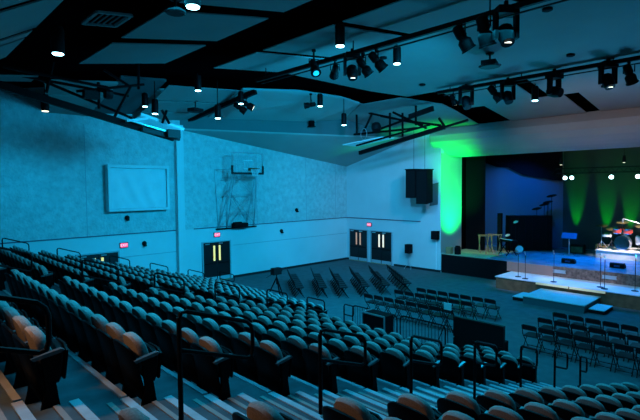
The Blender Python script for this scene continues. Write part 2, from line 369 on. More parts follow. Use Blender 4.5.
def exit_sign(x, y, z, rz, label):
    t = thing('exit_sign', (x, y, z), label, 'exit sign', rz)
    MB().box((-.19, -.06, -.12), (.19, 0, .12)).obj('housing', 'dark', t)
    MB().box((-.17, -.066, -.10), (.17, -.061, .10)).obj('face', 'exitred', t)
    o = bpy.data.objects.new('letters', _tm); COL.objects.link(o); o.parent = t; o.location = (0, -.07, 0); o.rotation_euler = (math.pi/2, 0, 0); o['label'] = 'pale letters EXIT'
exit_sign(13.67, YL-.003, 2.53, 0, 'red exit sign over the yellow lit doors right of the pilaster')
exit_sign(8.61, YL-.003, 2.42, 0, 'red exit sign over the doors half hidden behind the seating')
exit_sign(XS-.003, 20.45, 2.55, -math.pi/2, 'red exit sign over the pair of doors by the corner')

# wall items
t = thing('projection_box', (7.85, YL-.4, 4.05), 'shallow wall box with a crumpled white sheet inside', 'box')
mb = MB(); mb.box((0, 0, 0), (2.95, .399, .12)); mb.box((0, 0, 2.02), (2.95, .399, 2.16)); mb.box((0, 0, .12), (.12, .399, 2.02)); mb.box((2.83, 0, .12), (2.95, .399, 2.02)); mb.obj('frame', 'wall_smooth', t)
mb = MB(); nx, nz = 30, 20
def shz(i, k):
    u = i/nx; v = k/nz
    return .12+.025*math.sin(u*22+v*5)*math.exp(-((v-.35)/.4)**2)+.02*math.sin(u*9-v*14)+.015*math.sin(v*11+u*30)*(1-v)
vs = [(.13+2.69*i/nx, shz(i, k), .13+1.88*k/nz) for i in range(nx+1) for k in range(nz+1)]
vs += [(x, .3, z) for x, y, z in vs]; o_ = (nx+1)*(nz+1)
fs = [(i*(nz+1)+k, (i+1)*(nz+1)+k, (i+1)*(nz+1)+k+1, i*(nz+1)+k+1) for i in range(nx) for k in range(nz)]
mb.add(vs[:o_], fs); mb.obj('crumpled_sheet', 'sheet', t, smooth=True)
def small(name, loc, size, m, label, cat):
    x, y, z = size; return tag_loc(MB().box((-x/2, -y/2, -z/2), (x/2, y/2, z/2)), name, m, loc, label, cat)
def tag_loc(mb, name, m, loc, label, cat, rz=0, smooth=False):
    o = mb.obj(name, m, None, smooth); o.location = loc; o.rotation_euler = (0, 0, rz); return tag(o, label, cat)
def cam_bump(name, x, z, label):
    b = MB(); b.lathe([(.1, 0), (.12, .04), (.1, .1), (.04, .16)], (0, 0, 0), 12, 0, (0, -1, 0)); b.box((-.05, -.2, -.14), (.05, -.05, -.05))
    tag_loc(b, name, 'dark', (x, YL-.001, z), label, 'alarm')
cam_bump('strobe_alarm', 19.45, 3.66, 'small dark strobe above the wall trim near the middle of the left wall')
cam_bump('strobe_alarm', 18.2, 2.42, 'small dark alarm below the wall trim near the middle of the left wall')
cam_bump('strobe_alarm', 8.8, 3.72, 'small grey device under the shallow wall box')
cam_bump('strobe_alarm', 9.6, 2.42, 'small dark device right of the exit sign above the seating')

# wall hung basketball goal
HX0, HX1, HY, HZ0, HZ1 = 13.95, 15.92, 21.3, 5.87, 6.97
t = thing('basketball_goal', (14.95, YL-.01, 2.85), 'wall-mounted basketball goal with a glass backboard and tube lattice', 'basketball goal')
def L(x, y, z): return (x-14.95, y-(YL-.01), z-2.85)
mb = MB(); mb.box(L(HX0, HY, HZ0), L(HX1, HY+.03, HZ1))
gm = mat('clear_backboard', (.5, .62, .66), .2, spec=.6)
_b = gm.node_tree.nodes['Principled BSDF']; _b.inputs['Alpha'].default_value = .10
bb = mb.obj('backboard', gm, t)
mb = MB()
for a, b in (((HX0, HZ0), (HX1, HZ0)), ((HX1, HZ0), (HX1, HZ1)), ((HX1, HZ1), (HX0, HZ1)), ((HX0, HZ1), (HX0, HZ0))): mb.bar(L(a[0], HY-.01, a[1]), L(b[0], HY-.01, b[1]), .05)
mb.obj('board_edge', 'silver', t)
mb = MB(); xm = 14.95
for a, b in (((-.3, .25), (.3, .25)), ((.3, .25), (.3, .7)), ((.3, .7), (-.3, .7)), ((-.3, .7), (-.3, .25))): mb.bar(L(xm+a[0], HY-.03, HZ0+a[1]), L(xm+b[0], HY-.03, HZ0+b[1]), .05, .02)
mb.obj('target_square', 'white', t)
mb = MB(); mb.bar(L(HX0-.05, HY-.02, HZ0), L(HX1+.05, HY-.02, HZ0), .09, .11); mb.bar(L(HX0-.02, HY-.02, HZ0), L(HX0-.02, HY-.02, HZ0+.42), .09); mb.bar(L(HX1+.02, HY-.02, HZ0), L(HX1+.02, HY-.02, HZ0+.42), .09)
mb.obj('bottom_padding', 'pad', t)
mb = MB(); c = Vector(L(15.1, HY-.45, HZ0+.25)); mb.tube([c+Vector((.25*math.cos(k*math.pi/8), .25*math.sin(k*math.pi/8), 0)) for k in range(17)], .02, 6)
mb.box(L(14.95, HY-.22, HZ0+.15), L(15.25, HY-.01, HZ0+.3)); rim = mb.obj('rim', 'orange', t)
mb = MB()
for k in range(12):
    a = k*math.pi/6; b = a+math.pi/6; mb.tube([c+Vector((.24*math.cos(a), .24*math.sin(a), 0)), c+Vector((.13*math.cos(b), .13*math.sin(b), -.4))], .008, 4); mb.tube([c+Vector((.24*math.cos(b), .24*math.sin(b), 0)), c+Vector((.13*math.cos(a), .13*math.sin(a), -.4))], .008, 4)
mb.obj('net', 'white', rim)
mb = MB(); W_ = YL-.06
for x in (13.75, 14.3, 15.6, 16.15):
    mb.tube([L(x, W_, 2.9), L(HX0+.3 if x < 15 else HX1-.3, HY+.1, 6.3)], .032, 6)
for z in (3.7, 4.7, 5.6): mb.tube([L(13.9, W_-.4, z), L(16.0, W_-.4, z)], .022, 6)
for a, b in (((13.8, 3.0), (15.9, 5.0)), ((16.1, 3.0), (14.0, 5.0)), ((13.9, 4.6), (15.7, 6.2)), ((16.0, 4.6), (14.2, 6.2)), ((14.3, 3.0), (15.6, 4.6)), ((15.6, 3.0), (14.3, 4.6))): mb.tube([L(a[0], W_-.2, a[1]), L(b[0], W_-.6, b[1])], .022, 6)
mb.tube([L(13.6, W_, 6.1), L(14.1, HY+.1, 6.1)], .025, 6); mb.tube([L(13.6, W_, 6.1), L(13.75, W_, 2.9)], .025, 6)
mb.obj('tube_lattice', 'silver', t)
mb = MB(); mb.box(L(14.6, W_-.35, 2.85), L(15.5, W_, 3.1)); mb.lathe([(.14, -.25), (.14, .25)], L(14.8, W_-.3, 3.05), 10, 0, (1, 0, 0)); mb.box(L(13.6, W_-.05, 2.8), L(16.3, W_+.04, 2.87)); mb.obj('wall_bracket', 'black', t)

# ceiling-hung folded goals
def rods(parent, name, m, segs, r=.03):
    mb = MB()
    for a, b in segs: mb.tube([a, b], r, 6)
    return mb.obj(name, m, parent)
t = thing('folded_basketball_goal', (6, 17, 9.0), 'ceiling-hung folded basketball goal near the left wall with a bright glass board', 'basketball goal')
def Lf(o): return lambda x, y, z: (x-o[0], y-o[1], z-o[2])
L = Lf((6, 17, 9.0))
mb = MB(); mb.bar(L(2.4, 17, 8.37), L(8.5, 17, 7.02), .16, .22); mb.bar(L(2.9, 17.6, 8.5), L(7.7, 17.6, 7.35), .08, .08); mb.obj('main_boom', 'metal', t)
rods(t, 'brace', 'metal', [(L(3.3, 17.3, 8.9), L(7.6, 17.3, 7.5)), (L(7.2, 17, 9.8), L(7.2, 17, 8.7)), (L(5.8, 17, 8.75), L(5.8, 17, 7.85)), (L(5.1, 17, 8.35), L(7.4, 17.0, 8.9)), (L(3.0, 16.7, 8.75), L(6.0, 16.7, 8.55)), (L(6.0, 17, 9.2), L(6.9, 17, 8.75)), (L(2.9, 17.2, 8.7), L(6.9, 17.2, 8.45)), (L(6.9, 17.0, 8.75), L(6.3, 17, 7.6)), (L(4.5, 17.2, 9.3), L(4.2, 17, 8.2)), (L(8.4, 17.3, 8.1), L(8.2, 17.3, 7.6)), (L(8.2, 17.3, 8.1), L(8.5, 17.3, 7.6))], .05)
mb = MB(); mb.lathe([(.16, -.12), (.18, 0), (.16, .12)], L(6.05, 16.8, 8.35), 10, 0, (1, 0, 0)); mb.obj('winch', 'dark', t); MB().box(L(5.3, 16.8, 8.15), L(5.75, 17.1, 8.4)).obj('gearbox', 'dark', t)
mb = MB(); mb.slab([L(7.5, 17.5, 7.82), L(9.2, 17.5, 7.42), L(8.25, 16.7, 7.18), L(6.8, 16.7, 7.48)], .04); g = mb.obj('glass_backboard', 'glassy', t)
mb = MB(); mb.bar(L(7.45, 17.5, 7.88), L(9.2, 17.5, 7.45), .1, .12); mb.bar(L(6.6, 16.7, 7.48), L(7.5, 17.0, 7.68), .08, .08); mb.obj('board_edge', 'white', t)
mb = MB(); mb.bar(L(7.2, 16.8, 7.25), L(8.7, 16.9, 7.0), .12, .15); mb.box(L(8.1, 16.6, 7.0), L(8.6, 16.9, 7.3)); mb.obj('board_padding', 'pad', t)
t = thing('folded_basketball_goal', (19.6, 15, 9.0), 'ceiling-hung folded basketball goal in front of the hung loudspeakers', 'basketball goal')
L = Lf((19.6, 15, 9.0)); X = 19.6
mb = MB(); mb.bar(L(X, 17.3, 6.95), L(X, 12.0, 7.85), .16, .2); mb.bar(L(X, 12.0, 7.85), L(X, 10.8, 8.05), .1, .1); mb.bar(L(X-.6, 17, 7.3), L(X-.6, 12.4, 7.95), .08, .08); mb.obj('main_boom', 'metal', t)
rods(t, 'brace', 'metal', [(L(X, 16.6, 9.05), L(X, 14.3, 8.4)), (L(X, 14.3, 8.4), L(X, 12.2, 7.95)), (L(X, 17.5, 9.1), L(X, 17.5, 8.0)), (L(X, 17.7, 8.0), L(X, 13.5, 7.95)), (L(X, 16.4, 9.0), L(X, 17, 8.1)), (L(X, 15.2, 8.9), L(X, 15.2, 7.6)), (L(X, 14.4, 8.8), L(X, 14.4, 7.6)), (L(X, 13.6, 9.2), L(X, 13.6, 8.1)), (L(X, 15.8, 8.8), L(X, 13.2, 8.1)), (L(X, 16.0, 8.1), L(X, 13.4, 8.6)), (L(X, 15.0, 8.9), L(X, 13.0, 7.9)), (L(X, 12.3, 8.3), L(X, 12.0, 7.9))], .06)
mb = MB(); mb.lathe([(.22, -.2), (.27, 0), (.22, .2)], L(X-.2, 15.95, 8.2), 12, 0, (.3, .4, 1)); mb.obj('winch', 'dark', t); mb = MB(); mb.bar(L(X, 14.0, 8.55), L(X, 12.6, 8.8), .1, .25); mb.obj('winch_arm', 'dark', t)
mb = MB(); mb.slab([L(X-.4, 18.2, 7.42), L(X-.4, 15.4, 7.62), L(X+.5, 15.3, 7.62), L(X+.5, 17.9, 7.36)], .05); mb.obj('glass_backboard', 'white', t)
mb = MB(); mb.tube([L(X-.1, 16.9+.22*math.cos(k*math.pi/6), 7.95+.3*math.sin(k*math.pi/6)) for k in range(13)], .018, 5); mb.obj('rim', 'silver', t)

# ------------------------------------------------------------------ lighting pipes and fixtures
def pipe(x, y0, y1, z, label):
    t = thing('lighting_pipe', (x, (y0+y1)/2, z), label, 'pipe')
    mb = MB(); mb.bar((0, y0-(y0+y1)/2, 0), (0, y1-(y0+y1)/2, 0), .11, .13); mb.obj('beam', 'metal', t)
    mb = MB(); mb.bar((.0, y0-(y0+y1)/2, -.17), (.0, y1-(y0+y1)/2-.3, -.17), .035, .035); mb.obj('cable_tray', 'dark', t)
    mb = MB(); n = 5
    for k in range(n):
        y = (y0+.6+(y1-y0-1.2)*k/(n-1))-(y0+y1)/2; mb.tube([(0, y, 0), (0, y, zp(x)-z)], .02, 5)
    mb.obj('hanger', 'metal', t)
pipe(11.0, -4, 15.0, 9.24, 'long black lighting pipe over the middle of the hall')
pipe(17.9, -2, 11.3, 9.12, 'long black lighting pipe nearest the stage')

def pendant(x, y, z, label, lit='lens', power=60, r=.13):
    t = thing('pendant_spotlight', (x, y, z), label, 'spotlight')
    top = (zn(x, y) if y > 18.9 else zp(x))-z
    mb = MB(); mb.lathe([(r*.92, -.0), (r, .02), (r, .5), (r*.8, .56)], (0, 0, 0), 14); mb.obj('housing', 'metal', t, smooth=True)
    mb = MB(); mb.tube([(0, 0, .55), (0, 0, max(.6, top))], .018, 6); mb.obj('hanger', 'metal', t)
    mb = MB(); mb.lathe([(r*.8, -.02), (r*.85, .0)], (0, 0, -.003), 14); mb.obj('lens', lit, t)
    if power: spot('lamp', (x, y, z-.04), (x, y, 0), power, (.08, .6, 1), 100, .7, .08, t)
PEN = [((2.97, 11.03, 7.95), 'lit cylinder spotlight in the black ceiling strip at far left'),
 ((3.98, 7.16, 8.1), 'lit cylinder spotlight beside the ceiling projector at top left'),
 ((9.08, 8.68, 8.8), 'lit cylinder spotlight hanging at the top centre of the hall'),
 ((12.6, 9.48, 9.1), 'lit cylinder spotlight just right of the track light cluster'),
 ((10.6, 17.2, 8.0), 'lit cylinder spotlight hanging low in front of the left wall'),
 ((12.62, 18.44, 9.0), 'lit cylinder spotlight at the slanting pipe beside two track lights'),
 ((15.26, 15.89, 8.85), 'lit cylinder spotlight with a small track light under the lowered soffit'),
 ((16.79, 15.82, 8.1), 'lit cylinder spotlight hanging low before the painted fascia'),
 ((8.75, 20.05, 8.65), 'lit cylinder spotlight above the bright folded glass board, upper one'),
 ((8.26, 18.01, 8.05), 'lit cylinder spotlight above the bright folded glass board, lower one'),
 ((9.03, 16.0, 8.75), 'lit cylinder spotlight under the wide black slot'),
 ((19.2, 7.69, 8.45), 'lit cylinder spotlight between moving lights near the stage')]
for i, (p, l) in enumerate(PEN): pendant(*p, l)
pendant(4.47, 18.32, 7.8, 'warm dim cylinder spotlight near the wall at far left', 'lens2', 25)

def tracklight(x, y, z, yaw, tilt, label, lit=None, s=1.0, clampz=.35):
    """theatrical spot: clamp, yoke, tapering body, lens hood"""
    t = thing('track_light', (x, y, z), label, 'stage light')
    d = Vector((math.cos(yaw)*math.cos(tilt), math.sin(yaw)*math.cos(tilt), -math.sin(tilt)))
    mb = MB(); mb.lathe([(.06*s, -.26*s), (.11*s, -.22*s), (.12*s, 0), (.09*s, .05*s), (.15*s, .12*s), (.15*s, .3*s), (.17*s, .31*s), (.17*s, .34*s)], (0, 0, 0), 12, 0, d); mb.obj('body', 'metal', t, smooth=True)
    side = d.cross(Vector((0, 0, 1))).normalized()*.16*s
    mb = MB(); mb.tube([side, side+Vector((0, 0, .22*s)), -side+Vector((0, 0, .22*s)), -side], .018*s, 5); mb.tube([(0, 0, .22*s), (0, 0, clampz)], .03*s, 6); mb.box((-.05, -.04, clampz-.05), (.05, .04, clampz+.03)); mb.obj('yoke', 'metal', t)
    if lit: MB().lathe([(.1*s, 0), (.1*s, .005)], d*.345*s, 12, 0, d).obj('lens', lit, t)
    return t
def movinghead(x, y, z, yaw, label, s=1.0, tilt=1.1, lit='lens2'):
    t = thing('moving_light', (x, y, z), label, 'stage light', yaw)
    MB().box((-.16*s, -.2*s, .32*s), (.16*s, .2*s, .47*s)).box((-.04, -.04, .47*s), (.04, .04, .6*s)).obj('base', 'metal', t)
    mb = MB(); mb.box((-.07*s, -.24*s, -.14*s), (.07*s, -.17*s, .36*s)); mb.box((-.07*s, .17*s, -.14*s), (.07*s, .24*s, .36*s)); mb.obj('yoke', 'metal', t)
    d = Vector((math.cos(tilt), 0, -math.sin(tilt)))
    mb = MB(); mb.lathe([(.09*s, -.2*s), (.15*s, -.14*s), (.16*s, .05*s), (.13*s, .22*s)], (0, 0, -.05*s), 12, 0, d); mb.obj('head', 'metal', t, smooth=True)
    if lit: MB().lathe([(.07*s, 0), (.07*s, .004)], Vector((0, 0, -.05*s))+d*.222*s, 12).obj('lens', lit, t)
YS = -.5
tracklight(11.0, 10.75, 8.85, .9, .4, 'black box-like track light at the left end of the centre cluster', None, .9)
movinghead(11.0, 10.0, 8.72, -2.2, 'black moving light in the centre of the hall pipe cluster', 1.1)
tracklight(11.0, 9.55, 8.78, -.4, .9, 'black track light in the centre cluster, right of its moving light', None, 1.0)
tracklight(11.0, 9.05, 8.85, -.5, .8, 'black track light at the right end of the centre cluster', None, 1.05)
tracklight(11.0, 6.25, 8.88, -.6, 1.0, 'black track light at the left of the top right cluster', None, 1.15)
tracklight(11.0, 5.65, 8.92, -.3, 1.25, 'black wide-brimmed track light in the middle of the top right cluster', None, 1.25)
movinghead(11.0, 5.1, 8.72, -2.3, 'large black moving light at the right of the top right cluster', 1.2)
tracklight(17.9, 10.55, 8.75, -.4, 1.1, 'black and silver track light at the left end of the stage pipe', 'lens2', .8)
movinghead(17.9, 9.95, 8.6, -2.2, 'black framed moving light near the left end of the stage pipe', 1.25, lit=None)
tracklight(17.9, 8.75, 8.75, -.9, .9, 'black slim track light left of the middle moving light on the stage pipe', None, 1.2)
movinghead(17.9, 8.2, 8.55, -2.2, 'black framed moving light in the middle of the stage pipe', 1.15, lit=None)
movinghead(17.9, 6.5, 8.5, -1.8, 'black moving light turned sideways, right of the lit spotlight near the stage', 1.25, .3, None)
movinghead(17.9, 4.8, 8.6, -2.2, 'black framed moving light with warm lens near the right end of the stage pipe', 1.2)
tracklight(17.9, 4.2, 8.7, -.3, 1.0, 'black and silver track light at the right end of the stage pipe', 'lens2', 1.1)
tracklight(12.95, 19.1, 8.95, -.6, .6, 'black track light on the slanting pipe, left one', None, 1.1, .3)
tracklight(13.05, 18.65, 9.05, -.6, .5, 'black track light on the slanting pipe, right one with warm lens', 'lens2', 1.1, .3)
tracklight(15.1, 16.35, 8.95, 2.6, .2, 'small black track light beside the spotlight under the lowered soffit', None, .9, .5)
# projectors under the ceiling
def projector(x, y, z, rz, label, s=1.):
    t = thing('ceiling_projector', (x, y, z), label, 'projector', rz)
    MB().box((-.28*s, -.2*s, -.08*s), (.28*s, .2*s, .06*s)).lathe([(.28*s, -.1*s), (.32*s, -.06*s), (.2*s, -.02*s)], (0, 0, 0), 14).obj('body', 'dark', t)
    h = zp(x)-z-.02 if y < 18.9 else zn(x, y)-z-.02
    MB().tube([(0, 0, .05), (0, 0, h)], .03, 8).lathe([(.12, h-.04), (.14, h)], (0, 0, 0), 12).obj('mount', 'dark', t)
projector(15.1, 7.54, 9.15, .3, 'black saucer-shaped ceiling device in the middle of the smooth ceiling', 1.15)
projector(4.3, 8.4, 8.45, .5, 'pale ceiling projector at the top left spotlight', .6)
projector(11.3, 20.3, 8.8, .3, 'dark saucer-shaped device above the left wall near the slanting pipe', 1.1)
tracklight(10.4, 11.1, 8.95, -2.0, .9, 'black floodlight with a bright glass face left of the centre cluster', 'glassy', 1.0, .5)
ceil_disc(20.6, 5.55, .2, 'smoke_detector', 'black dome on the ceiling near the right end of the stage pipe')['category'] = 'detector'
tag_loc(MB().box((-.12, -.12, 0), (.12, .12, .3)).box((-.16, -.16, -.05), (.16, .16, 0)), 'wall_speaker', 'metal', (18.0, 19.45, 8.5), 'small black box on the fascia right of the lowered soffit edge', 'speaker')

# hung loudspeakers
for (y0, y1, z0, z1, l) in ((15.62, 16.3, 4.42, 6.03, 'tall black hung loudspeaker, left one of the pair before the stage'), (14.85, 15.58, 4.08, 6.0, 'tall black hung loudspeaker, right longer one of the pair before the stage')):
    yc = (y0+y1)/2; t = thing('hung_loudspeaker', (22.8, yc, z0), l, 'loudspeaker'); h = z1-z0; hw = (y1-y0)/2
    MB().slab([(-.32, -hw, 0), (.25, -hw, .1), (.25, -hw, h), (-.32, -hw, h)], 2*hw, 0, (0, 1, 0)).obj('cabinet', 'black', t)
    MB().box((-.335, -hw+.04, .05), (-.322, hw-.04, h-.06)).obj('grille', 'dark', t)
    MB().box((-.36, -hw-.04, h), (.3, hw+.04, h+.06)).obj('rigging_frame', 'dark', t)
    MB().tube([(0, 0, h+.05), (0, 0, zp(22.8)-z0)], .012, 5).obj('cable', 'dark', t)
t = thing('speaker_on_stand', (23.7, 16.95, 0), 'small black loudspeaker on a tripod stand before the pale wall', 'loudspeaker')
MB().box((-.2, -.17, 1.0), (.15, .17, 1.55)).obj('cabinet', 'black', t)
mb = MB(); mb.tube([(0, 0, .25), (0, 0, 1.05)], .02, 8)
for k in range(3): a = k*2.1; mb.tube([(0, 0, .45), (.3*math.cos(a), .3*math.sin(a), .01)], .012, 5)
mb.obj('stand', 'silver', t)
t = thing('wall_loudspeaker', (XS-.2, 15.25, 1.95), 'small black loudspeaker high on the wall edge beside the green column', 'loudspeaker')
MB().box((-.15, -.2, 0), (.15, .2, .5)).obj('cabinet', 'black', t); MB().box((.15, -.05, .2), (.198, .05, .3)).obj('bracket', 'dark', t)
tag_loc(MB().box((-.03, -.04, 0), (.03, .04, 1.75)), 'conduit', 'white', (XS-.04, 15.3, .14), 'thin pale conduit under the small wall loudspeaker', 'conduit')
# dark slab standing for the hung speakers' shadow on the wall
mb = MB(); mb.slab([(0, 0, 0), (0, -.55, .1), (0, -.6, 1.4), (0, -.12, 1.3)], .05, 0, (-1, 0, 0)); tag_loc(mb, 'speaker_shadow', 'fascia', (XS-.002, 15.75, 3.9), 'grey slanted slab painted as the shadow of the hung loudspeakers', 'shadow')

# ------------------------------------------------------------------ theater chairs
def outline(hw, z0, z1, arc, n=9, low=.03):
    pts = [(-hw+low, z0), (hw-low, z0), (hw, z0+low)]
    zc_ = z1-arc
    for k in range(n+1):
        a = math.pi*k/n; e = .8
        pts.append((hw*math.copysign(abs(math.cos(a))**e, math.cos(a)), zc_+arc*abs(math.sin(a))**e))
    pts.append((-hw, z0+low)); return pts
def lean(x, y, z): return (x+.06-(z-.45)*.24-.10*(y/.25)**2*-.35, y, z)
cu = MB().inflate(outline(.20, .36, .80, .21), [(.55, -.015), (.9, -.012), (1., .012), (1.0, .05), (.95, .082), (.8, .1), (.4, .105)], lambda x, y, z: lean(x+.035, y, z)).mesh('cushion', 'fabric', True)
sh = MB().inflate(outline(.247, .12, .745, .13), [(.5, -.05), (.93, -.048), (.985, -.042), (1., -.03), (1.0, -.018), (.96, -.012), (.5, -.012)], lambda x, y, z: lean(x-.035, y, z)).mesh('back_shell', 'shell', True)
se = MB().inflate([(-.2, .30), (.2, .30), (.225, .34), (.225, .52), (.2, .60), (.1, .63), (-.1, .63), (-.2, .60), (-.225, .52), (-.225, .34)], [(.8, 0), (1, .01), (1, .05), (.9, .07), (.5, .075)], lambda x, y, z: (x+.16+(z-.3)*.12, y, z)).mesh('seat', ['shell'], True)
sp = MB().inflate([(-.21, .32), (.21, .32), (.21, .58), (.1, .62), (-.1, .62), (-.21, .58)], [(.8, -.0), (1, .01), (1, .03), (.9, .035)], lambda x, y, z: (x+.235+(z-.3)*.12, y, z)).mesh('seat_pan', ['shell'], True)
def standard(side):
    y = side*.247
    m = MB(); m.slab([(.06, y-.022, .58), (.19, y-.022, .58), (.17, y-.022, .34), (.21, y-.022, .04), (.25, y-.022, 0), (.02, y-.022, 0), (.04, y-.022, .05), (.09, y-.022, .30)], .044, 0, (0, 1, 0)); return m.mesh('standard', 'shell')
def arm(side):
    y = side*.25
    m = MB(); m.slab([(-.02, y-.025, .585), (.06, y-.025, .60), (.22, y-.025, .625), (.25, y-.025, .61), (.22, y-.025, .59), (.0, y-.025, .56)], .05, 0, (0, 1, 0)); return m.mesh('armrest', 'arm', False)
st = {1: standard(1), -1: standard(-1)}; am = {1: arm(1), -1: arm(-1)}
def mkobj(name, me, parent):
    o = bpy.data.objects.new(name, me); COL.objects.link(o); o.parent = parent; return o
def new_chair(both):
    t = thing('theater_chair', (0, 0, 0), 'x', 'theater chair')
    mkobj('back_cushion', cu, t); mkobj('back_shell', sh, t); s = mkobj('seat', se, t); mkobj('seat_pan', sp, s)
    for q in ((-1, 1) if both else (-1,)): mkobj('armrest', am[q], t); mkobj('leg', st[q], t)
    return t
# a single-mesh version for the small distant chairs
def merged():
    v = []; f = []; mi = []; mats = ['fabric', 'shell', 'arm']
    for me, k in ((cu, 0), (sh, 1), (se, 1), (am[-1], 2), (st[-1], 1)):
        o = len(v); v += [tuple(x.co) for x in me.vertices]
        for p in me.polygons: f.append(tuple(o+i for i in p.vertices)); mi.append(k)
    b = MB(); b.v = v; b.f = f; b.m = mi; return b
far_mb = merged(); far_me = far_mb.mesh('theater_chair', ['fabric', 'shell', 'arm'], True)
chairs = []   # (dist, block, n, j, x, y, z, both)
def rown(n): return ORD[13-n]
for n in range(-1, 13):
    x = .96+P*n; z = zt(n) if n >= 0 else 3.05-RISE*n
    for j in range(9): chairs.append(('near', n, j, x, 2.60-.5*j, z))
    ml = 12 if n < 10 else 3
    for j in range(ml): chairs.append(('mid', n, j, x, 4.88+.5*j, z))
    for j in range(16): chairs.append(('far', n, j, x, 12.35+.5*j, z))
vis = []
for c in chairs:
    q = px((c[3], c[4], c[5]+.85)); q2 = px((c[3]+.1, c[4], c[5]+.4))
    if (-22 < q[0] < 662 and q[1] < 428 and q[2] > .9) or (-5 < q2[0] < 645 and q2[1] < 425 and q2[2] > .9): vis.append((q[2], c))
vis.sort(key=lambda v: v[0])
protos = {}
for d, (blk, n, j, x, y, z) in vis[:300]:
    both = (j == 11 and blk == 'mid')
    if blk == 'near': lab = 'dark theater chair in near block, %s row up from floor, %s seat from striped aisle' % (rown(n) if n >= 0 else 'fourteenth', ORD[j+1])
    elif blk == 'mid': lab = 'dark theater chair in middle block, %s row up from floor, %s seat from near aisle' % (rown(n) if n >= 0 else 'fourteenth', ORD[j+1])
    else: lab = 'dark theater chair in far block, %s row up from floor, %s seat from middle aisle' % (rown(n) if n >= 0 else 'fourteenth', ORD[j+1])
    # near-block chairs carry their end armrest on the aisle side
    grp = 'theater chairs in the %s block' % {'near': 'near', 'mid': 'middle', 'far': 'far'}[blk]
    small_ = d > 14.5
    key = 'far' if small_ else ('both' if blk == 'near' and j == 0 or both else 'one')
    if key not in protos:
        if small_:
            o = bpy.data.objects.new('theater_chair', far_me); COL.objects.link(o); tag(o, lab, 'theater chair')
        else: o = new_chair(key == 'both')
        protos[key] = o; o.location = (x, y, z); o['label'] = lab; o['group'] = grp
    else: o = copy_tree(protos[key], (x, y, z), 0, lab, grp)
rest = MB()
for d, (blk, n, j, x, y, z) in vis[300:]:
    o0 = len(rest.v); rest.v += [(a+x, b+y, c_+z) for a, b, c_ in far_mb.v]; rest.f += [tuple(i+o0 for i in f) for f in far_mb.f]; rest.m += far_mb.m
if rest.v: tag(rest.obj('distant_theater_chairs', ['fabric', 'shell', 'arm'], None, True), 'distant dark theater chairs filling the far corner of the far block', 'theater chair', None, 'stuff')
print('CHAIRS', len(vis))

# ------------------------------------------------------------------ aisle handrails
def rail(x, y, ztop, zbase, Lg, label, grp, drop=.34, loop=.36):
    t = thing('aisle_handrail', (x, y, zbase), label, 'handrail', 0, grp); h = ztop-zbase
    MB().tube([(0, 0, 0), (0, 0, h-.06)], .024, 8).lathe([(.06, 0), (.06, .015)], (0, 0, 0), 12).obj('post', 'metal', t)
    d = drop; c = .07
    pts = [(0, 0, h-.09), (.02, 0, h-.025), (c, 0, h-.0-.02)]
    pts += [(Lg-c, 0, h-d*(Lg-c)), (Lg-.02, 0, h-d*Lg-.025), (Lg, 0, h-d*Lg-.08), (Lg, 0, h-d*Lg-loop+.08), (Lg-.02, 0, h-d*Lg-loop+.02), (Lg-c, 0, h-d*Lg-loop+.01), (0, 0, h-loop)]
    MB().tube(pts, .021, 8).obj('loop', 'metal', t)
def tread_z(x):
    n = math.floor((x-X0)/P); z = max(0, 3.05-RISE*n)
    return z+(RISE/2 if (x-X0-P*n) < .44 and n <= 12 else 0)
An = ['left edge of the picture', 'beside the big striped steps', 'second', 'third']
AR = [(.12, 4.52), (1.96, 4.0), (3.71, 3.45), (5.51, 2.96), (7.36, 2.44), (9.22, 1.91), (11.03, 1.36), (12.75, .78)]
AL = ['black handrail cut off by the left edge above the warm lit chairs', 'tallest black handrail on the near aisle, standing over the striped steps', 'second tallest black handrail on the near aisle, before middle block chairs', 'black handrail on near aisle below the steel barrier', 'black handrail on near aisle before the black booth cabinet', 'black handrail on near aisle just right of the booth cabinet', 'black handrail on near aisle, second from its floor end', 'smallest black handrail at the floor end of the near aisle']
for (x, zt_), l in zip(AR, AL): rail(x, 3.9, zt_, tread_z(x), .8 if x < 12 else .5, l, 'handrails on the near aisle')
for k, (x, z) in enumerate([(1.62, 4.0), (3.41, 3.5), (5.1, 2.98), (6.83, 2.49), (8.63, 2.0), (10.27, 1.48), (12.04, .92)]):
    rail(x, 11.4, z, tread_z(x), .8 if x < 11 else .5, 'black handrail on the middle aisle, %s one down from the top' % ORD[k+1], 'handrails on the middle aisle')
for k, (x, z) in enumerate([(3.47, 3.32), (5.29, 2.77), (7.3, 2.25), (9.07, 1.72), (10.94, 1.18), (12.7, .85)]):
    rail(x, 20.7, z, tread_z(x), .85, 'black handrail on the aisle by the left wall, %s one down from the top' % ORD[k+1], 'handrails by the left wall')

